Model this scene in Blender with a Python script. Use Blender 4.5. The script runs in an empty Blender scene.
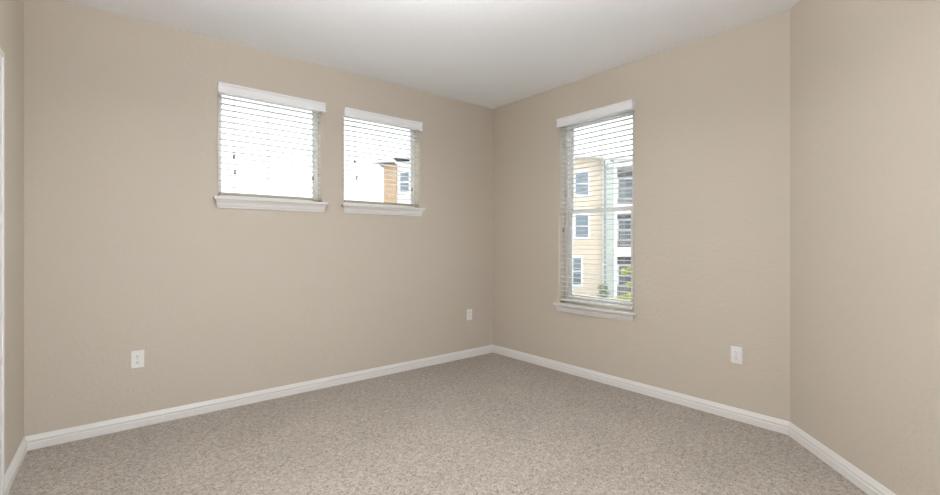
import bpy, bmesh, math, random
from mathutils import Vector, Matrix, noise

random.seed(7)
S = bpy.context.scene
COL = S.collection
PI = math.pi
R = math.radians

# ------------------------------------------------------------------ camera
cam_d = bpy.data.cameras.new('camera')
cam = bpy.data.objects.new('camera', cam_d)
COL.objects.link(cam)
cam.location = (-3.434, -3.752, 1.24)
cam.rotation_euler = (R(90), 0, R(50.46 - 90))
cam_d.sensor_width = 36
cam_d.lens = 450.5 / 940 * 36
cam_d.shift_y = -5.5 / 940
cam_d.clip_start = 0.02
cam_d.clip_end = 300
S.camera = cam

# ------------------------------------------------------------------ sky
SKY = 2.75
wd = bpy.data.worlds.new('sky')
S.world = wd
wd.use_nodes = True
bg = wd.node_tree.nodes['Background']
bg.inputs['Color'].default_value = (0.90, 0.95, 1.0, 1)
bg.inputs['Strength'].default_value = SKY

# ------------------------------------------------------------------ sun, high behind the wall with the two small windows
SUN = 7.0
sl = bpy.data.lights.new('sun', 'SUN')
sl.energy = SUN; sl.angle = R(2.0); sl.color = (1.0, 0.985, 0.97)
so = bpy.data.objects.new('sun', sl)
COL.objects.link(so)
so.location = (2, 12, 14)
sd = Vector((0.14, 0.46, 0.87)).normalized()      # towards the sun
so.rotation_euler = sd.to_track_quat('Z', 'Y').to_euler()

# ------------------------------------------------------------------ lights added to brighten the room, out of view
FILL_LAMP = 108.0          # radiance of the added ceiling lamp's glass bowl
FILL_LAMP_COL = (0.985, 0.99, 1.0)
BACK_FILL = 3.0           # fill light added behind the camera, unseen (W)
hl = bpy.data.lights.new('added_fill_behind', 'AREA')
hl.shape = 'RECTANGLE'
hl.size = 1.9
hl.size_y = 1.9
hl.energy = BACK_FILL
hl.color = (1.0, 0.985, 0.97)
ho = bpy.data.objects.new('added_fill_behind', hl)
COL.objects.link(ho)
ho.location = (-2.45, -5.35, 1.3)
ho.rotation_euler = (R(90), 0, 0)       # faces +y, into the room

S.view_settings.view_transform = 'Standard'
S.view_settings.look = 'None'
S.view_settings.exposure = 0.0
S.view_settings.gamma = 1.0
S.view_settings.use_curve_mapping = False
S.cycles.use_denoising = True
S.cycles.max_bounces = 16
S.cycles.diffuse_bounces = 10
S.cycles.glossy_bounces = 4
S.cycles.transparent_max_bounces = 24
S.cycles.sample_clamp_indirect = 8.0

# ------------------------------------------------------------------ material helpers
def mat(name, col, rough=0.6, spec=0.5, metal=0.0):
    m = bpy.data.materials.new(name)
    m.use_nodes = True
    b = m.node_tree.nodes['Principled BSDF']
    b.inputs['Base Color'].default_value = (*col, 1)
    b.inputs['Roughness'].default_value = rough
    b.inputs['Specular IOR Level'].default_value = spec
    b.inputs['Metallic'].default_value = metal
    return m

def nt(m):
    return m.node_tree.nodes, m.node_tree.links, m.node_tree.nodes['Principled BSDF']

def bumped(m, scales, strength, dist, detail=3.0):
    """Layered noise bump in world metres."""
    N, L, b = nt(m)
    tc = N.new('ShaderNodeNewGeometry')
    mp = N.new('ShaderNodeMapping')
    mp.inputs['Location'].default_value = (0.137, 0.211, 0.173)
    mp.inputs['Rotation'].default_value = (0.31, 0.47, 0.23)
    L.new(tc.outputs['Position'], mp.inputs['Vector'])
    prev = None
    for sc_, w in scales:
        n = N.new('ShaderNodeTexNoise')
        n.inputs['Scale'].default_value = sc_
        n.inputs['Detail'].default_value = detail
        L.new(mp.outputs['Vector'], n.inputs['Vector'])
        mu = N.new('ShaderNodeMath'); mu.operation = 'MULTIPLY'
        mu.inputs[1].default_value = w
        L.new(n.outputs['Fac'], mu.inputs[0])
        if prev is None:
            prev = mu
        else:
            ad = N.new('ShaderNodeMath'); ad.operation = 'ADD'
            L.new(prev.outputs[0], ad.inputs[0]); L.new(mu.outputs[0], ad.inputs[1])
            prev = ad
    bp = N.new('ShaderNodeBump')
    bp.inputs['Strength'].default_value = strength
    bp.inputs['Distance'].default_value = dist
    L.new(prev.outputs[0], bp.inputs['Height'])
    L.new(bp.outputs['Normal'], b.inputs['Normal'])
    return m

def mottled(m, c1, c2, scale, detail=2.0):
    """Colour that really varies over the thing itself."""
    N, L, b = nt(m)
    tc = N.new('ShaderNodeNewGeometry')
    n = N.new('ShaderNodeTexNoise')
    n.inputs['Scale'].default_value = scale
    n.inputs['Detail'].default_value = detail
    L.new(tc.outputs['Position'], n.inputs['Vector'])
    r = N.new('ShaderNodeValToRGB')
    r.color_ramp.elements[0].position = 0.35
    r.color_ramp.elements[1].position = 0.65
    r.color_ramp.elements[0].color = (*c1, 1)
    r.color_ramp.elements[1].color = (*c2, 1)
    L.new(n.outputs['Fac'], r.inputs['Fac'])
    L.new(r.outputs['Color'], b.inputs['Base Color'])
    return m

WALL = (0.547, 0.491, 0.421)
M = {}
M['wall'] = bumped(mat('beige_wall_paint', WALL, 0.75, 0.25), [(38, 1.0), (95, 0.5)], 0.55, 0.004)
M['ceiling'] = bumped(mat('white_ceiling_texture', (0.88, 0.907, 0.94), 0.85, 0.2), [(30, 1.0), (80, 0.5)], 0.4, 0.003)
M['trim'] = mat('white_trim_paint', (0.74, 0.73, 0.715), 0.4, 0.4)
M['vinyl'] = mat('white_window_vinyl', (0.80, 0.80, 0.79), 0.35, 0.45)
M['faux'] = mottled(mat('white_blind_slat', (0.72, 0.72, 0.71), 0.5, 0.35), (0.74, 0.74, 0.73), (0.78, 0.78, 0.77), 6)
M['valance'] = mat('white_valance', (0.84, 0.85, 0.87), 0.4, 0.4)
M['rail_dark'] = mat('dark_toned_blind_rail', (0.44, 0.42, 0.36), 0.5, 0.3)  # bottom rail of the two small blinds, toned to a dark band above the sill
M['cord'] = mat('white_cord', (0.62, 0.61, 0.58), 0.8, 0.1)
M['tassel'] = mottled(mat('brown_wood_tassel', (0.2, 0.14, 0.09), 0.5, 0.3), (0.16, 0.11, 0.07), (0.24, 0.17, 0.11), 120)
M['outlet'] = mat('white_outlet_plastic', (0.80, 0.80, 0.79), 0.35, 0.5)
M['slot'] = mat('dark_outlet_slot', (0.06, 0.055, 0.05), 0.7, 0.2)
M['steel'] = mat('brushed_steel', (0.6, 0.6, 0.6), 0.35, 0.5, 1.0)
M['door'] = mat('white_door_paint', (0.78, 0.78, 0.77), 0.4, 0.4)

# thin window glass: clear with a Fresnel sheen
g = bpy.data.materials.new('window_glass'); g.use_nodes = True
N, L = g.node_tree.nodes, g.node_tree.links
N.clear()
o_ = N.new('ShaderNodeOutputMaterial'); mx = N.new('ShaderNodeMixShader')
tr = N.new('ShaderNodeBsdfTransparent'); gl = N.new('ShaderNodeBsdfGlossy'); fr = N.new('ShaderNodeLayerWeight')
pw = N.new('ShaderNodeMath'); pw.operation = 'POWER'; pw.inputs[1].default_value = 5.0
ma = N.new('ShaderNodeMath'); ma.operation = 'MULTIPLY_ADD'; ma.inputs[1].default_value = 0.95; ma.inputs[2].default_value = 0.035
tr.inputs['Color'].default_value = (0.95, 0.965, 0.96, 1)
gl.inputs['Roughness'].default_value = 0.02
fr.inputs['Blend'].default_value = 0.5
L.new(fr.outputs['Facing'], pw.inputs[0]); L.new(pw.outputs[0], ma.inputs[0])
L.new(ma.outputs[0], mx.inputs[0]); L.new(tr.outputs[0], mx.inputs[1]); L.new(gl.outputs[0], mx.inputs[2])
L.new(mx.outputs[0], o_.inputs['Surface'])
M['glass'] = g

# carpet: twisted pile of several beige yarns
cm = mat('beige_twist_carpet', (0.4, 0.33, 0.27), 1.0, 0.05)
N, L, b = nt(cm)
geo = N.new('ShaderNodeNewGeometry')
def _noise(scale, detail, rough=0.6):
    n = N.new('ShaderNodeTexNoise')
    n.inputs['Scale'].default_value = scale
    n.inputs['Detail'].default_value = detail
    n.inputs['Roughness'].default_value = rough
    L.new(geo.outputs['Position'], n.inputs['Vector'])
    return n
def _mix(a, bb, fac, typ='MIX'):
    x = N.new('ShaderNodeMix'); x.data_type = 'RGBA'; x.blend_type = typ
    if isinstance(fac, float): x.inputs[0].default_value = fac
    else: L.new(fac, x.inputs[0])
    for s, v in ((x.inputs[6], a), (x.inputs[7], bb)):
        if isinstance(v, tuple): s.default_value = (*v, 1)
        else: L.new(v, s)
    return x.outputs[2]
def _ramp(src, p0, c0, p1, c1):
    r = N.new('ShaderNodeValToRGB')
    r.color_ramp.elements[0].position = p0; r.color_ramp.elements[0].color = (*c0, 1)
    r.color_ramp.elements[1].position = p1; r.color_ramp.elements[1].color = (*c1, 1)
    L.new(src, r.inputs[0]); return r.outputs[0]
vo = N.new('ShaderNodeTexVoronoi'); vo.inputs['Scale'].default_value = 150
L.new(geo.outputs['Position'], vo.inputs['Vector'])
sep = N.new('ShaderNodeSeparateColor'); L.new(vo.outputs['Color'], sep.inputs[0])
CP_D, CP_M, CP_L = (0.185, 0.155, 0.130), (0.335, 0.295, 0.258), (0.45, 0.405, 0.362)
yarn = N.new('ShaderNodeValToRGB')
yarn.color_ramp.interpolation = 'LINEAR'
e = yarn.color_ramp.elements
e[0].position = 0.0; e[0].color = (*CP_D, 1)
e[1].position = 1.0; e[1].color = (*CP_L, 1)
k = e.new(0.30); k.color = (*CP_M, 1)
k = e.new(0.75); k.color = (*[c * 1.12 for c in CP_M], 1)
L.new(sep.outputs[0], yarn.inputs[0])
n2 = _noise(34, 3)
tone = _ramp(n2.outputs['Fac'], 0.35, (0.86, 0.855, 0.85), 0.65, (1.12, 1.12, 1.12))
c1 = _mix(yarn.outputs[0], tone, 1.0, 'MULTIPLY')
n3 = _noise(1.6, 3)
lay = _ramp(n3.outputs['Fac'], 0.35, (0.95, 0.95, 0.95), 0.65, (1.04, 1.04, 1.04))
c2 = _mix(c1, lay, 1.0, 'MULTIPLY')
L.new(c2, b.inputs['Base Color'])
vb = N.new('ShaderNodeTexNoise'); vb.inputs['Scale'].default_value = 110; vb.inputs['Detail'].default_value = 2
L.new(geo.outputs['Position'], vb.inputs['Vector'])
bp = N.new('ShaderNodeBump'); bp.inputs['Strength'].default_value = 0.8; bp.inputs['Distance'].default_value = 0.006
L.new(vb.outputs['Fac'], bp.inputs['Height']); L.new(bp.outputs['Normal'], b.inputs['Normal'])
b.inputs['Sheen Weight'].default_value = 0.15
M['carpet'] = cm

# exterior
def siding(name, c, pitch=0.16):
    m = mat(name, c, 0.6, 0.3)
    return m
M['siding'] = mottled(mat('cream_lap_siding', (0.6, 0.5, 0.4)), (0.66, 0.545, 0.42), (0.70, 0.585, 0.455), 0.7)
M['siding_green'] = mottled(mat('pale_green_lap_siding', (0.5, 0.5, 0.4)), (0.47, 0.50, 0.45), (0.51, 0.54, 0.48), 0.7)
M['tan'] = mottled(mat('tan_stucco', (0.5, 0.35, 0.2)), (0.44, 0.28, 0.16), (0.50, 0.33, 0.19), 2)
M['ext_white'] = mat('white_exterior_trim', (0.85, 0.85, 0.85), 0.5)
M['ext_glass'] = mat('dark_window_pane', (0.14, 0.18, 0.22), 0.08, 0.9)
M['ext_dark'] = mottled(mat('dark_porch_screen', (0.2, 0.2, 0.2), 0.8), (0.20, 0.19, 0.19), (0.27, 0.25, 0.25), 1.5)  # dark grey tone of the screened porches
M['rail'] = mat('grey_balcony_rail', (0.34, 0.33, 0.32), 0.5)
M['shingle'] = mottled(mat('grey_roof_shingle', (0.2, 0.2, 0.21), 0.9), (0.16, 0.165, 0.18), (0.24, 0.24, 0.25), 3)
M['metal_grey'] = mat('grey_downspout', (0.30, 0.31, 0.31), 0.5)
M['leaf'] = mottled(mat('yellow_green_leaf', (0.3, 0.4, 0.08), 0.6), (0.42, 0.46, 0.06), (0.62, 0.62, 0.16), 1.2)
M['leaf2'] = mottled(mat('mid_green_leaf', (0.2, 0.3, 0.1), 0.6), (0.16, 0.22, 0.09), (0.34, 0.38, 0.16), 1.2)
M['bark'] = mottled(mat('grey_brown_bark', (0.2, 0.15, 0.1), 0.9), (0.14, 0.1, 0.07), (0.24, 0.19, 0.14), 9)
M['lawn'] = mottled(mat('pale_concrete_paving', (0.3, 0.3, 0.3), 0.9), (0.22, 0.22, 0.215), (0.28, 0.28, 0.275), 0.8)
M['bulb'] = mat('white_lamp_housing', (0.85, 0.85, 0.85), 0.4)

# added lamp's glowing bowl, with a stronger glow facing up
dm = bpy.data.materials.new('added_lamp_glass'); dm.use_nodes = True
b = dm.node_tree.nodes['Principled BSDF']
b.inputs['Base Color'].default_value = (0.9, 0.88, 0.84, 1)
b.inputs['Emission Color'].default_value = (*FILL_LAMP_COL, 1)
b.inputs['Emission Strength'].default_value = FILL_LAMP
M['dome'] = dm
dt = dm.copy(); dt.name = 'added_uplight_glow'
dt.node_tree.nodes['Principled BSDF'].inputs['Emission Strength'].default_value = FILL_LAMP * 2.7
M['dome_top'] = dt

# ------------------------------------------------------------------ mesh helpers
def obj(name, bm, material, parent=None, smooth=False):
    me = bpy.data.meshes.new(name)
    bmesh.ops.recalc_face_normals(bm, faces=bm.faces[:])
    bm.to_mesh(me); bm.free()
    if smooth:
        for p in me.polygons: p.use_smooth = True
    me.materials.append(material)
    o = bpy.data.objects.new(name, me)
    COL.objects.link(o)
    if parent: o.parent = parent
    return o

def empty(name, loc=(0, 0, 0), rz=0.0, parent=None):
    o = bpy.data.objects.new(name, None)
    o.empty_display_size = 0.1
    COL.objects.link(o)
    o.location = loc; o.rotation_euler = (0, 0, rz)
    if parent: o.parent = parent
    return o

def tag(o, label=None, cat=None, group=None, kind=None):
    if label: o['label'] = label
    if cat: o['category'] = cat
    if group: o['group'] = group
    if kind: o['kind'] = kind
    return o

def box(bm, x0, x1, y0, y1, z0, z1, bev=0.0):
    r = bmesh.ops.create_cube(bm, size=1.0)
    vs = r['verts']
    for v in vs:
        v.co = Vector(((x0 + x1) / 2 + v.co.x * (x1 - x0), (y0 + y1) / 2 + v.co.y * (y1 - y0), (z0 + z1) / 2 + v.co.z * (z1 - z0)))
    if bev > 0:
        es = list({e for v in vs for e in v.link_edges})
        bmesh.ops.bevel(bm, geom=es, offset=bev, segments=2, affect='EDGES', profile=0.6)
    return bm

def tube(bm, p, q, r, seg=8, r2=None):
    p = Vector(p); q = Vector(q); d = q - p
    r2 = r if r2 is None else r2
    res = bmesh.ops.create_cone(bm, cap_ends=True, segments=seg, radius1=r, radius2=r2, depth=d.length)
    rot = d.to_track_quat('Z', 'Y').to_matrix().to_4x4()
    bmesh.ops.transform(bm, matrix=Matrix.Translation((p + q) / 2) @ rot, verts=res['verts'])
    return bm

def lathe(bm, prof, seg=32, axis_pt=(0, 0, 0)):
    rings = []
    for r, z in prof:
        if r < 1e-6:
            rings.append([bm.verts.new((axis_pt[0], axis_pt[1], axis_pt[2] + z))])
        else:
            rings.append([bm.verts.new((axis_pt[0] + r * math.cos(2 * PI * i / seg), axis_pt[1] + r * math.sin(2 * PI * i / seg), axis_pt[2] + z)) for i in range(seg)])
    for a, c in zip(rings, rings[1:]):
        for i in range(seg):
            j = (i + 1) % seg
            if len(a) == 1 and len(c) == 1: continue
            if len(a) == 1: bm.faces.new((a[0], c[i], c[j]))
            elif len(c) == 1: bm.faces.new((a[i], a[j], c[0]))
            else: bm.faces.new((a[i], a[j], c[j], c[i]))
    return bm

def sweep(bm, prof, p, q, miter_p=0.0, miter_q=0.0):
    """Extrude a closed profile (d = out from wall, z) along p->q; room side is to the right of travel.
    miter = tan of the end cut, so that position along the run shifts by d*miter."""
    p = Vector((p[0], p[1], 0)); q = Vector((q[0], q[1], 0))
    t = (q - p).normalized(); n = Vector((t.y, -t.x, 0))
    a = [bm.verts.new(p + n * d + t * (d * miter_p) + Vector((0, 0, z))) for d, z in prof]
    c = [bm.verts.new(q + n * d - t * (d * miter_q) + Vector((0, 0, z))) for d, z in prof]
    k = len(prof)
    for i in range(k):
        j = (i + 1) % k
        bm.faces.new((a[i], a[j], c[j], c[i]))
    bm.faces.new(a); bm.faces.new(c[::-1])
    return bm

# ------------------------------------------------------------------ room shell
H = 2.74
T = 0.16
RB = 0.018            # bullnose radius round the window openings
P_FARLEFT = Vector((-3.774, 0.0))
P_CORNER = Vector((0.0, 0.0))
P_DIAG0 = Vector((0.0, -2.827))
dd = Vector((-0.729, -0.684)).normalized()
P_DIAG1 = P_DIAG0 + dd * 1.32
P_BACKR = Vector((P_DIAG1.x, -5.4))
lt = Vector((-0.032, -1.0)).normalized()
P_BACKL = P_FARLEFT + lt * (5.4 / -lt.y)

def wall(name, p, q, holes=(), bull=True, thick=T, ext_p=0.0, ext_q=0.0):
    """Wall from p to q with the room to the right of travel; holes = (s0,s1,z0,z1)."""
    t3 = Vector((q.x - p.x, q.y - p.y, 0)); Lw = t3.length; t3.normalize()
    out = Vector((-t3.y, t3.x, 0)); base = Vector((p.x, p.y, 0))
    bm = bmesh.new()
    cache = {}
    def V(s, d, z):
        key = (round(s, 5), round(d, 5), round(z, 5))
        if key not in cache:
            cache[key] = bm.verts.new(base + t3 * s + out * d + Vector((0, 0, z)))
        return cache[key]
    def grid(d, grow):
        xs = {-ext_p if d > 0 else 0.0, Lw + (ext_q if d > 0 else 0.0)}
        zs = {0.0, H}
        hs = [(a - grow, b_ + grow, c - grow, e_ + grow) for a, b_, c, e_ in holes]
        hs = [(a, b_, max(c, 0.0), e_) for a, b_, c, e_ in hs]
        for a, b_, c, e_ in hs: xs |= {a, b_}; zs |= {c, e_}
        xs = sorted(xs); zs = sorted(zs)
        for x0, x1 in zip(xs, xs[1:]):
            for z0, z1 in zip(zs, zs[1:]):
                cx, cz = (x0 + x1) / 2, (z0 + z1) / 2
                if any(a < cx < b_ and c < cz < e_ for a, b_, c, e_ in hs): continue
                bm.faces.new((V(x0, d, z0), V(x1, d, z0), V(x1, d, z1), V(x0, d, z1)))
    grow = RB if bull else 0.0
    grid(0.0, grow); grid(thick, 0.0)
    for a, b_, c, e_ in holes:
        loops = []
        K = 5 if bull else 0
        for i in range(K + 1):
            th = (PI / 2) * i / K if K else PI / 2
            o = RB * (1 - math.sin(th)) if K else 0.0
            d = RB * (1 - math.cos(th)) if K else 0.0
            loops.append((o, d))
        if not K: loops = [(0.0, 0.0)]
        loops.append((0.0, thick))
        for (o0, d0), (o1, d1) in zip(loops, loops[1:]):
            r0 = [(a - o0, max(c - o0, 0)), (b_ + o0, max(c - o0, 0)), (b_ + o0, e_ + o0), (a - o0, e_ + o0)]
            r1 = [(a - o1, max(c - o1, 0)), (b_ + o1, max(c - o1, 0)), (b_ + o1, e_ + o1), (a - o1, e_ + o1)]
            for i in range(4):
                j = (i + 1) % 4
                vs = [V(r0[i][0], d0, r0[i][1]), V(r0[j][0], d0, r0[j][1]), V(r1[j][0], d1, r1[j][1]), V(r1[i][0], d1, r1[i][1])]
                if len(set(vs)) == 4 and (vs[0].co - vs[3].co).length > 1e-6: bm.faces.new(vs)
    # rim
    x0a, x0b, x1a, x1b = 0.0, -ext_p, Lw, Lw + ext_q
    for fs in (((x0a, 0, 0), (x0a, 0, H), (x0b, thick, H), (x0b, thick, 0)), ((x1a, 0, 0), (x1a, 0, H), (x1b, thick, H), (x1b, thick, 0))):
        bm.faces.new([V(*f) for f in fs])
    o = obj(name, bm, M['wall'])
    tag(o, kind='structure')
    return o

W1 = (-2.745, -1.967, 1.575, 2.40)
W2 = (-1.763, -0.980, 1.575, 2.40)
W3 = (-0.945, -1.719, 0.655, 2.405)
# travel order keeps the room on the right: far-left -> corner -> diagonal -> back
wall('wall_far', P_FARLEFT, P_CORNER,
     [(W1[0] + 3.774, W1[1] + 3.774, W1[2], W1[3]), (W2[0] + 3.774, W2[1] + 3.774, W2[2], W2[3])], ext_p=T, ext_q=T)
wall('wall_right', P_CORNER, P_DIAG0, [(-W3[0], -W3[1], W3[2], W3[3])])
wall('wall_diagonal', P_DIAG0, P_DIAG1)
wall('wall_side', P_DIAG1, P_BACKR)
BW = (P_BACKR.x - P_BACKL.x)
wall('wall_back', P_BACKR, P_BACKL, [(0.45, BW - 0.55, 0.35, 2.25)], bull=False, ext_p=T, ext_q=T)
# left wall with the door opening just inside the frame's edge
Lleft = (P_FARLEFT - P_BACKL).length
D_NEAR, D_FAR = 1.55, 0.738    # distances from the far corner
wall('wall_left', P_BACKL, P_FARLEFT, [(Lleft - D_NEAR, Lleft - D_FAR, 0.0, 2.08)], bull=False)

def slab(name, z0, z1, m, grow=T):
    bm = bmesh.new()
    box(bm, P_BACKL.x - grow - 0.05, P_CORNER.x + grow, P_BACKL.y - grow, grow, z0, z1)
    o = obj(name, bm, m); tag(o, kind='structure'); return o
slab('floor', -0.12, 0.0, M['carpet'])
slab('ceiling', H, H + 0.12, M['ceiling'])

# ------------------------------------------------------------------ baseboards
BH = 0.083
prof = [(0, 0), (0.0165, 0), (0.0165, 0.040), (0.0115, 0.043), (0.0115, 0.047), (0.0145, 0.052), (0.0140, 0.060), (0.0095, 0.067), (0.0085, 0.071), (0.006, 0.076), (0.0045, 0.081), (0.003, BH), (0, BH)]
def baseboard(name, p, q, mp, mq):
    bm = bmesh.new(); sweep(bm, prof, p, q, mp, mq)
    o = obj(name, bm, M['trim']); tag(o, kind='structure')
diag_turn = math.acos(max(-1, min(1, Vector((0, -1)).dot(dd))))
md = math.tan(diag_turn / 2)
side_turn = math.acos(max(-1, min(1, Vector((0, -1)).dot(dd))))
baseboard('baseboard_far', P_FARLEFT, P_CORNER, 1.0, 1.0)
baseboard('baseboard_right', P_CORNER, P_DIAG0, 1.0, md)
baseboard('baseboard_diagonal', P_DIAG0, P_DIAG1, md, -md)
baseboard('baseboard_side', P_DIAG1, P_BACKR, -md, 1.0)
baseboard('baseboard_back', P_BACKR, P_BACKL, 1.0, 1.0)
def leftpt(s): return P_FARLEFT + lt * s
baseboard('baseboard_left', leftpt(D_FAR - 0.065), P_FARLEFT, 0.0, 1.0)
baseboard('baseboard_near', P_BACKL, leftpt(D_NEAR + 0.065), 1.0, 0.0)

# ------------------------------------------------------------------ door in the left wall
DR = empty('door_1', (leftpt(D_FAR).x, leftpt(D_FAR).y, 0), math.atan2(lt.y, lt.x))
tag(DR, kind='structure')
# local frame: +x runs along the wall towards the camera, +y points INTO the room (wall's right)
DW = D_NEAR - D_FAR
def casing_bm():
    bm = bmesh.new()
    w = 0.065
    for x0, x1, z0, z1 in ((-w, 0, 0, 2.08 + w), (DW, DW + w, 0, 2.08 + w), (0, DW, 2.08, 2.08 + w)):
        box(bm, x0, x1, 0, 0.012, z0, z1, 0.003)
    for x0, x1, z0, z1 in ((-w + 0.006, -0.034, 0, 2.08 + w - 0.006), (DW + 0.034, DW + w - 0.006, 0, 2.08 + w - 0.006), (-0.034, DW + 0.034, 2.08 + 0.034, 2.08 + w - 0.006)):
        box(bm, x0, x1, 0.010, 0.018, z0, z1, 0.003)
    return bm
obj('door_casing', casing_bm(), M['trim'], DR)
bm = bmesh.new()
box(bm, 0, 0.018, -T, 0.0, 0, 2.08); box(bm, DW - 0.018, DW, -T, 0.0, 0, 2.08); box(bm, 0.018, DW - 0.018, -T, 0, 2.062, 2.08)
obj('door_jamb', bm, M['trim'], DR)
bm = bmesh.new()
box(bm, 0.021, DW - 0.021, -0.045, -0.010, 0.012, 2.056, 0.002)
for x0, x1 in ((0.12, DW / 2 - 0.05), (DW / 2 + 0.05, DW - 0.12)):
    for z0, z1 in ((0.22, 0.85), (1.02, 1.55), (1.66, 1.90)):
        box(bm, x0, x1, -0.012, -0.004, z0, z1, 0.004)
obj('door_panel', bm, M['door'], DR)
bm = bmesh.new()
lathe(bm, [(0, 0), (0.03, 0), (0.03, 0.006), (0.011, 0.010), (0.011, 0.03), (0.022, 0.038), (0.027, 0.052), (0.020, 0.064), (0, 0.067)], 24)
bmesh.ops.transform(bm, matrix=Matrix.Translation((DW - 0.08, -0.010, 0.95)) @ Matrix.Rotation(R(-90), 4, 'X'), verts=bm.verts[:])
obj('door_handle', bm, M['steel'], DR, True)

# ------------------------------------------------------------------ windows
# local frame: +x along the wall (opening width), +y OUT of the room, origin at the opening's lower left corner on the wall plane
def window(name, loc, rz, w, h, hung, sill_t=0.020, over=0.038, apron=0.062):
    root = empty(name, loc, rz); tag(root, kind='structure')
    d0, d1 = 0.095, 0.150
    fw = 0.032 if hung else 0.016
    bm = bmesh.new()
    for x0, x1, z0, z1 in ((0, fw, 0, h), (w - fw, w, 0, h), (fw, w - fw, 0, fw + 0.012), (fw, w - fw, h - fw, h)):
        box(bm, x0, x1, d0, d1, z0, z1, 0.003)
    # inner stop bead
    for x0, x1, z0, z1 in ((fw, fw + 0.012, fw + .012, h - fw), (w - fw - 0.012, w - fw, fw + .012, h - fw)):
        box(bm, x0, x1, d0 + 0.02, d1 - 0.005, z0, z1)
    obj('window_frame', bm, M['vinyl'], root)
    def sash(nm, z0, z1, y0, y1, sw=0.035):
        bm = bmesh.new()
        a, c = fw + 0.008, w - fw - 0.008
        for X0, X1, Z0, Z1 in ((a, a + sw, z0, z1), (c - sw, c, z0, z1), (a + sw, c - sw, z0, z0 + sw), (a + sw, c - sw, z1 - sw, z1)):
            box(bm, X0, X1, y0, y1, Z0, Z1, 0.002)
        s = obj(nm, bm, M['vinyl'], root)
        bm = bmesh.new()
        ym = (y0 + y1) / 2
        box(bm, a + sw - 0.004, c - sw + 0.004, ym - 0.002, ym + 0.002, z0 + sw - 0.004, z1 - sw + 0.004)
        obj('pane', bm, M['glass'], s)
        return s
    if hung:
        zm = 0.875
        s = sash('lower_sash', fw + 0.012, zm + 0.02, d0 + 0.006, d0 + 0.026)
        sash('upper_sash', zm - 0.018, h - fw, d0 + 0.029, d0 + 0.049)
        bm = bmesh.new(); box(bm, w / 2 - 0.03, w / 2 + 0.03, d0 - 0.004, d0 + 0.022, zm + 0.02, zm + 0.032, 0.003)
        obj('sash_lock', bm, M['vinyl'], s)
    else:
        sash('window_sash', fw + 0.012, h - fw, d0 + 0.012, d0 + 0.034, 0.016)
    # stool with horns and a moulded apron with returned ends
    bm = bmesh.new()
    y0 = -0.045
    box(bm, -over, w + over, y0, -0.0005, -sill_t, 0.0, 0.004)
    box(bm, 0.0005, w - 0.0005, -0.004, d0, -sill_t + 0.002, -0.0002)
    obj('window_sill', bm, M['trim'], root)
    bm = bmesh.new()
    ap = [(0.0, 0.0), (0.030, 0.0), (0.030, -0.010), (0.024, -0.018), (0.020, -0.030), (0.018, -0.042), (0.012, -0.050), (0.010, -apron), (0.0, -apron)]
    a, c = -over + 0.012, w + over - 0.012
    va, vc = [], []
    for d, z in ap:
        k_ = 0.030 - d
        va.append(bm.verts.new((a + k_ * 0.7, -d - 0.0005, z - sill_t))); vc.append(bm.verts.new((c - k_ * 0.7, -d - 0.0005, z - sill_t)))
    n = len(ap)
    for i in range(n):
        j = (i + 1) % n
        bm.faces.new((va[i], va[j], vc[j], vc[i]))
    bm.faces.new(va); bm.faces.new(vc[::-1])
    obj('window_apron', bm, M['trim'], root)
    return root
window('window_1', (W1[0], 0, W1[2]), 0, W1[1] - W1[0], W1[3] - W1[2], False)
window('window_2', (W2[0], 0, W2[2]), 0, W2[1] - W2[0], W2[3] - W2[2], False)
window('window_3', (0, W3[0], W3[2]), R(-90), W3[0] - W3[1], W3[3] - W3[2], True)
# unseen window added behind the camera to frame the fill light
WB = BW - 1.0
wr = window('added_back_window', (P_BACKR.x - 0.45, P_BACKR.y, 0.35), R(180), WB, 1.9, False)

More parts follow.
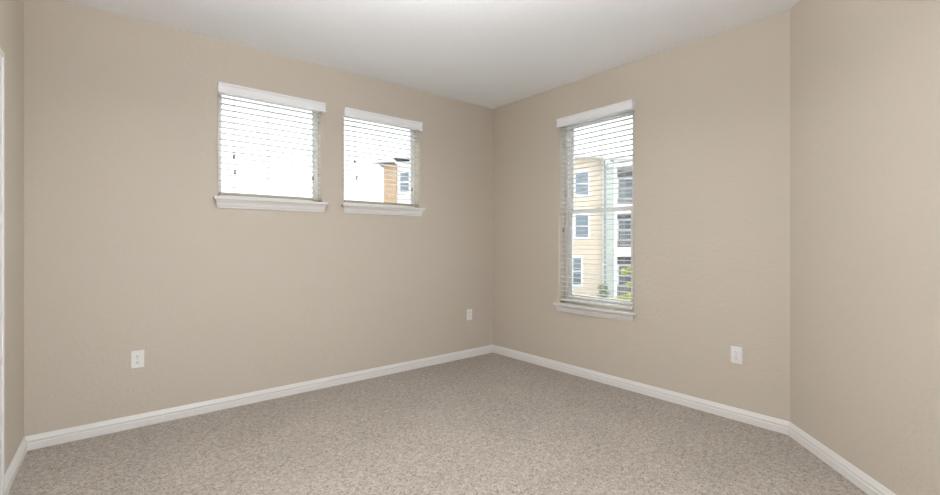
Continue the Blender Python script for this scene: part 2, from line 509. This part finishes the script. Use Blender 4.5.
# ------------------------------------------------------------------ blinds (local frame as the windows', z from the sill up)
def blind(loc, rz, w, h, ladders, tassels, label, group, tilt=0.0, bottom=0.035, vl=(-0.012, 0.012), rail='faux', plain=()):
    root = empty('window_blind', loc, rz)
    tag(root, label, 'blind', group)
    yc = 0.034; dep = 0.050
    # valance: moulded board in front of the headrail, standing proud of the wall
    z1 = h + 0.010; z0 = z1 - 0.082
    vp = [(-0.008, z1), (-0.052, z1), (-0.056, z1 - 0.006), (-0.056, z1 - 0.012), (-0.050, z1 - 0.018), (-0.047, z1 - 0.028), (-0.047, z0 + 0.026),
          (-0.050, z0 + 0.016), (-0.056, z0 + 0.010), (-0.056, z0 + 0.004), (-0.052, z0), (-0.040, z0), (-0.040, z1 - 0.012), (-0.008, z1 - 0.012)]
    bm = bmesh.new()
    a, c = vl[0], w + vl[1]
    va = [bm.verts.new((a, y, z)) for y, z in vp]; vc = [bm.verts.new((c, y, z)) for y, z in vp]
    for i in range(len(vp)):
        j = (i + 1) % len(vp)
        bm.faces.new((va[i], va[j], vc[j], vc[i]))
    bm.faces.new(va); bm.faces.new(vc[::-1])
    # returns back to the wall
    for X0, X1 in ((a, a + 0.010), (c - 0.010, c)):
        box(bm, X0, X1, -0.041, -0.001, z0 + 0.002, z1 - 0.012)
    obj('valance', bm, M['valance'], root)
    bm = bmesh.new()
    box(bm, 0.006, w - 0.006, yc - 0.028, yc + 0.028, h - 0.048, h - 0.002, 0.002)
    obj('headrail', bm, M['valance'], root)
    # slats
    bm = bmesh.new()
    pitch = 0.0445
    z = h - 0.048 - 0.030
    zs = []
    while z > bottom + 0.030:
        zs.append(z); z -= pitch
    seg = 4
    for k_, zc in enumerate(zs):
        top, bot = [], []
        tl = tilt + random.uniform(-0.012, 0.012)
        dz = random.uniform(-0.0006, 0.0006)
        for i in range(seg + 1):
            u = -dep / 2 + dep * i / seg
            crown = 0.0022 * (1 - (2 * u / dep) ** 2)
            y = yc + u * math.cos(tl); zz = zc + dz + crown + u * math.sin(tl)
            for arr, o_z in ((top, 0.0013), (bot, -0.0013)):
                arr.append((bm.verts.new((0.009, y, zz + o_z)), bm.verts.new((w - 0.009, y, zz + o_z))))
        for i in range(seg):
            bm.faces.new((top[i][0], top[i][1], top[i + 1][1], top[i + 1][0]))
            bm.faces.new((bot[i][0], bot[i + 1][0], bot[i + 1][1], bot[i][1]))
        bm.faces.new((top[0][0], bot[0][0], bot[0][1], top[0][1]))
        bm.faces.new((top[-1][0], top[-1][1], bot[-1][1], bot[-1][0]))
        for s in (0, 1):
            bm.faces.new([t[s] for t in top] + [b__[s] for b__ in bot[::-1]])
    obj('slats', bm, M['faux'], root)
    bm = bmesh.new()
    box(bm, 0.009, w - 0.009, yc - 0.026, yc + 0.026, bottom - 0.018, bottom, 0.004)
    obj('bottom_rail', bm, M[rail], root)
    for x in ladders:
        bm = bmesh.new()
        for y in (yc - 0.0265, yc + 0.0265):
            tube(bm, (x, y, bottom - 0.002), (x, y, h - 0.048), 0.0010, 5)
        tube(bm, (x + 0.004, yc, bottom - 0.002), (x + 0.004, yc, h - 0.048), 0.0011, 5)
        for zc in zs:
            tube(bm, (x, yc - 0.0265, zc - 0.003), (x, yc + 0.0265, zc - 0.003), 0.0007, 4)
        obj('ladder_cord', bm, M['cord'], root)
    for x, zt in tassels:
        bm = bmesh.new()
        tube(bm, (x, 0.002, zt), (x, 0.002, h - 0.05), 0.0009, 5)
        cd = obj('pull_cord', bm, M['cord'], root)
        bm = bmesh.new()
        lathe(bm, [(0, 0.0), (0.003, 0.0), (0.0045, -0.006), (0.0065, -0.018), (0.0078, -0.030), (0.0072, -0.036), (0, -0.037)], 14, (x, 0.002, zt))
        obj('tassel', bm, M['ext_white' if x in plain else 'tassel'], cd, True)
    return root
w1w, w2w, w3w = W1[1] - W1[0], W2[1] - W2[0], W3[0] - W3[1]
GB = 'white slat blinds over the three windows'
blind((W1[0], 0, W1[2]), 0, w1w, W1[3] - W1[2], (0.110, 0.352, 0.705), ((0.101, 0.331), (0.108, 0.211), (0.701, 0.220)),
      'white horizontal slat blind in the small high window farthest left', GB, 0.0, 0.038, rail='rail_dark')
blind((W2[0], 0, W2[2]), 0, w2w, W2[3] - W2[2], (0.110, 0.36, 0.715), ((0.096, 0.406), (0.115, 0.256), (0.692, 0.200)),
      'white slat blind in the small high window nearer the corner', GB, 0.0, 0.038, (-0.020, -0.002), 'rail_dark')
blind((0, W3[0], W3[2]), R(-90), w3w, W3[3] - W3[2], (0.085, 0.446, 0.664), ((0.050, 0.72), (0.470, 1.345), (0.480, 1.310)),
      'tall white slat blind in the single tall window right of the corner', GB, 0.0, 0.040, (0.012, 0.026), plain=(0.470, 0.480))

# ------------------------------------------------------------------ outlets (local: +y out of the wall into the room is -y)
def outlet(loc, rz, label):
    root = empty('wall_outlet', loc, rz)
    tag(root, label, 'outlet', 'white duplex outlets on the walls')
    bm = bmesh.new()
    box(bm, -0.0355, 0.0355, -0.0065, 0.0, -0.058, 0.058, 0.0025)
    obj('cover_plate', bm, M['outlet'], root)
    for zc in (0.0195, -0.0195):
        bm = bmesh.new()
        lathe(bm, [(0, 0), (0.0172, 0), (0.0172, 0.0022), (0.0165, 0.003), (0, 0.003)], 28)
        for v in bm.verts: v.co.y = max(-0.0135, min(0.0135, v.co.y))
        bmesh.ops.transform(bm, matrix=Matrix.Translation((0, -0.0062, zc)) @ Matrix.Rotation(R(90), 4, 'X'), verts=bm.verts[:])
        rc = obj('receptacle', bm, M['outlet'], root)
        bm = bmesh.new()
        for x, hh in ((-0.0064, 0.0045), (0.0064, 0.0036)):
            box(bm, x - 0.0012, x + 0.0012, -0.0096, -0.0088, zc + 0.003 - hh, zc + 0.003 + hh)
        tube(bm, (0, -0.0096, zc - 0.0085), (0, -0.0088, zc - 0.0085), 0.0026, 12)
        obj('socket_slots', bm, M['slot'], rc)
    bm = bmesh.new()
    tube(bm, (0, -0.0078, 0), (0, -0.006, 0), 0.003, 14)
    obj('screw', bm, M['steel'], root)
    return root
outlet((-3.229, 0, 0.454), 0, 'white duplex outlet low on the wall under the left small windows, far from the corner')
outlet((-0.347, 0, 0.458), 0, 'white duplex outlet low on the wall right beside the room corner')
outlet((0, -2.513, 0.452), R(-90), 'white duplex outlet on the wall right of the tall window')

# ------------------------------------------------------------------ added ceiling lamp, out of view, placed and shaped to light the room
LR = empty('added_ceiling_lamp', (-2.62, -2.52, H))
tag(LR, 'added white glass bowl lamp hung out of view to light the room', 'lamp')
bm = bmesh.new(); lathe(bm, [(0, 0), (0.065, 0), (0.065, -0.012), (0.03, -0.026), (0.0, -0.026)], 32)
obj('lamp_base', bm, M['steel'], LR, True)
bm = bmesh.new(); tube(bm, (0, 0, -0.024), (0, 0, -0.53), 0.008, 12)
obj('lamp_rod', bm, M['steel'], LR)
bm = bmesh.new(); lathe(bm, [(0, -0.500), (0.155, -0.500)], 48)
obj('uplight_disc', bm, M['dome_top'], LR, True)  # glowing disc added to throw light up at the ceiling
bm = bmesh.new(); lathe(bm, [(0.156, -0.498), (0.168, -0.494), (0.172, -0.505), (0.16, -0.530), (0.13, -0.558), (0.08, -0.578), (0, -0.585)], 48)
obj('lamp_bowl', bm, M['dome'], LR, True)

# ------------------------------------------------------------------ outside
GZ = -2.95
bm = bmesh.new()
box(bm, 0.9, 75, -30, 75, GZ - 0.2, GZ); box(bm, -45, 0.9, 0.9, 75, GZ - 0.2, GZ)
tag(obj('ground', bm, M['lawn']), kind='structure')

def lap(bm, x0, x1, z0, z1, y=0.0, pitch=0.19, lip=0.022):
    """Lap siding on the plane y (facing -y): overlapping tilted boards."""
    z = z0
    while z < z1 - 1e-4:
        zt = min(z + pitch, z1)
        v = [bm.verts.new(c) for c in ((x0, y - lip, z), (x1, y - lip, z), (x1, y, zt), (x0, y, zt), (x0, y, z), (x1, y, z))]
        bm.faces.new((v[0], v[1], v[2], v[3])); bm.faces.new((v[4], v[5], v[1], v[0]))
        bm.faces.new((v[0], v[3], v[4])); bm.faces.new((v[1], v[5], v[2]))
        z = zt

def ext_window(parent, x0, x1, z0, z1, y=0.0, trim=0.13, grille=True):
    bm = bmesh.new()
    for a, c, e_, f_ in ((x0, x0 + trim, z0, z1), (x1 - trim, x1, z0, z1), (x0 + trim, x1 - trim, z0, z0 + trim), (x0 + trim, x1 - trim, z1 - trim, z1)):
        box(bm, a, c, y - 0.07, y + 0.02, e_, f_)
    if grille:
        zm = (z0 + z1) / 2
        box(bm, x0 + trim, x1 - trim, y - 0.05, y + 0.01, zm - 0.03, zm + 0.03)
    wn = obj('window', bm, M['ext_white'], parent)
    bm = bmesh.new(); box(bm, x0 + trim - .02, x1 - trim + .02, y - 0.03, y - 0.01, z0 + trim - .02, z1 - trim + .02)
    obj('pane', bm, M['ext_glass'], wn)
    return wn

# neighbour seen through the tall window: local x along the facade, -y towards us
B1 = empty('apartment_building', (21.68, 13.12, 0), R(-33))
tag(B1, 'cream lap sided apartment building with balconies seen through the tall window', 'building')
bm = bmesh.new()
box(bm, -7, 0.0, 0.02, 7, GZ, 6.6); lap(bm, -7, -0.12, GZ, 6.6)
obj('wall', bm, M['siding'], B1)
bm = bmesh.new()
box(bm, 0.0, 0.60, -0.25, 7, GZ, 6.5); lap(bm, 0.0, 0.55, GZ, 6.5, -0.25)
obj('corner_wall', bm, M['siding_green'], B1)
bm = bmesh.new(); box(bm, -0.14, -0.01, -0.06, 0.05, GZ, 6.6); box(bm, 0.52, 0.64, -0.34, -0.2, GZ, 6.5)
obj('corner_board', bm, M['ext_white'], B1)
bm = bmesh.new(); tube(bm, (-0.05, -0.30, GZ), (-0.05, -0.30, 6.4), 0.055, 10)
obj('downspout', bm, M['metal_grey'], B1)
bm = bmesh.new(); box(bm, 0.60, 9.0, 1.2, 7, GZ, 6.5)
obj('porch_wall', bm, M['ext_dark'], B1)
for z0, z1 in ((3.05, 3.68), (0.30, 0.90), (6.05, 6.5), (GZ, -2.55)):
    bm = bmesh.new(); box(bm, 0.60, 9.0, -0.35, 1.2, z0, z1)
    obj('balcony_slab', bm, M['ext_white'], B1)
for z0, z1 in ((3.68, 6.05), (0.90, 3.05), (-2.55, 0.30)):
    for px in (0.60, 2.85, 5.1, 7.4):
        bm = bmesh.new(); box(bm, px, px + 0.14, -0.33, -0.19, z0, z1)
        obj('balcony_post', bm, M['ext_white'], B1)
    bm = bmesh.new()
    box(bm, 0.74, 9.0, -0.30, -0.24, z0 + 1.0, z0 + 1.07); box(bm, 0.74, 9.0, -0.30, -0.24, z0 + 0.08, z0 + 0.14)
    x = 0.85
    while x < 9.0:
        box(bm, x, x + 0.03, -0.285, -0.255, z0 + 0.14, z0 + 1.0); x += 0.13
    obj('balcony_rail', bm, M['rail'], B1)
for z0 in (1.05, 3.85, -2.0):
    ext_window(B1, 1.4, 2.7, z0 + 0.25, z0 + 1.75, 1.2)
for zb, zt in ((1.43, 3.09), (4.13, 5.80), (-1.60, 0.36)):
    for xc in ((-1.50, -4.6) if zb > 0 else (-1.97, -4.9)):
        ext_window(B1, xc - 0.55, xc + 0.55, zb, zt)
# low hip roofs with a white gutter
bm = bmesh.new()
def hip(bm, x0, x1, y0, y1, z, rise, inset=4.0):
    b0 = [bm.verts.new(c) for c in ((x0, y0, z), (x1, y0, z), (x1, y1, z), (x0, y1, z))]
    t0 = [bm.verts.new(c) for c in ((x0 + inset, y0 + inset, z + rise), (x1 - inset, y0 + inset, z + rise), (x1 - inset, y1 - inset, z + rise), (x0 + inset, y1 - inset, z + rise))]
    for i in range(4):
        j = (i + 1) % 4; bm.faces.new((b0[i], b0[j], t0[j], t0[i]))
    bm.faces.new(t0); bm.faces.new(b0[::-1])
hip(bm, -7.4, -0.1, -0.5, 7.4, 6.72, 1.0)
hip(bm, 0.15, 9.4, -0.8, 7.4, 6.62, 0.95)
obj('roof', bm, M['shingle'], B1)
bm = bmesh.new(); box(bm, -7.4, 0.05, -0.5, 7.3, 6.58, 6.72); box(bm, 0.1, 9.4, -0.8, 7.3, 6.48, 6.62)
obj('fascia', bm, M['ext_white'], B1)
FL = empty('security_light', (0, 0, 0), 0, B1)
bm = bmesh.new()
for x, z in ((-0.18, 6.50), (0.02, 6.18)):
    tube(bm, (x, -0.62, z), (x + 0.02, -0.95, z - 0.10), 0.10, 12, 0.17)
tube(bm, (-0.10, -0.55, 6.05), (-0.10, -0.55, 6.6), 0.05)
obj('lamp_head', bm, M['bulb'], FL)

# neighbour seen through the second small window
B2 = empty('apartment_building', (11.97, 22.44, 0), R(-45))
tag(B2, 'apartment block with tan corner bay seen through the small window near the corner', 'building')
bm = bmesh.new(); box(bm, -0.89, -0.07, -0.3, 6, GZ, 6.4)
obj('corner_bay', bm, M['tan'], B2)
bm = bmesh.new(); box(bm, -0.07, 4.5, 0.02, 6, GZ, 6.6); lap(bm, -0.07, 4.5, GZ, 6.6, 0.0)
obj('wall', bm, M['ext_white'], B2)
for zb, zt in ((4.45, 5.95), (1.4, 2.95)):
    for xc in (0.46, 3.2):
        ext_window(B2, xc - 0.42, xc + 0.42, zb, zt)
bm = bmesh.new(); hip(bm, -1.4, -0.05, -0.8, 6.3, 6.42, 0.12, 0.5); hip(bm, -0.3, 4.8, -0.5, 6.4, 6.75, 0.5, 2.0)
obj('roof', bm, M['shingle'], B2)

# shrubs and a small tree in front of the first building
def foliage(bm, c, rad, n, size, squash=0.8):
    c = Vector(c)
    for _ in range(n):
        v = Vector((random.gauss(0, 1), random.gauss(0, 1), random.gauss(0, 1))).normalized()
        r_ = (0.55 + 0.45 * random.random()) * (1 + 0.28 * noise.noise(v * 2.3 + c))
        p = c + Vector((v.x * rad, v.y * rad, v.z * rad * squash)) * r_
        q = Vector((random.uniform(-1, 1), random.uniform(-1, 1), random.uniform(-1, 1))).normalized().to_track_quat('Z', 'Y')
        s = size * random.uniform(0.6, 1.3)
        vs = [bm.verts.new(p + q @ Vector(k_)) for k_ in ((-s, 0, 0), (0, -s * 0.45, s * 0.12), (s, 0, 0), (0, s * 0.45, s * 0.12))]
        bm.faces.new(vs)
e1 = Vector((math.cos(R(-33)), math.sin(R(-33)), 0)); n1 = Vector((e1.y, -e1.x, 0))
def at1(u, d): return Vector((21.68, 13.12, 0)) + e1 * u + n1 * d
def tree(name, u, d, trunk_h, blobs, leafm, label, cat, group=None):
    b0 = at1(u, d); r0 = empty(name, (b0.x, b0.y, GZ)); tag(r0, label, cat, group)
    bm = bmesh.new()
    for c, rad, n, s in blobs: foliage(bm, c, rad, n, s)
    obj('foliage', bm, leafm, r0)
    bm = bmesh.new()
    tube(bm, (0, 0, 0), (0.05, 0, trunk_h), 0.07, 8, 0.05)
    for c, rad, n, s in blobs: tube(bm, (0.05, 0, trunk_h * 0.85), (c[0], c[1], c[2]), 0.035, 6, 0.012)
    obj('trunk', bm, M['bark'], r0)
tree('ornamental_tree', 0.30, 3.0, 1.9, [((-0.35, 0.15, 2.45), 0.24, 150, 0.07), ((0.05, -0.05, 2.62), 0.30, 190, 0.07), ((0.40, -0.2, 2.75), 0.30, 190, 0.07), ((0.0, 0.0, 1.75), 0.22, 90, 0.07)], M['leaf'],
     'small yellow green tree before the lowest balcony outside the tall window', 'tree')
tree('leafy_shrub', -0.35, 4.0, 0.6, [((-0.45, 0.3, 0.85), 0.42, 300, 0.075), ((0.05, 0, 1.0), 0.45, 320, 0.075), ((0.5, -0.3, 0.8), 0.42, 300, 0.075)], M['leaf'],
     'bright yellow green shrub at the bottom right of the view through the tall window', 'shrub')
tree('green_bush', -0.95, 2.0, 0.9, [((0, 0, 1.45), 0.34, 200, 0.06), ((0.15, 0, 1.0), 0.38, 220, 0.06)], M['leaf2'],
     'darker green bush before the building corner outside the tall window', 'shrub')
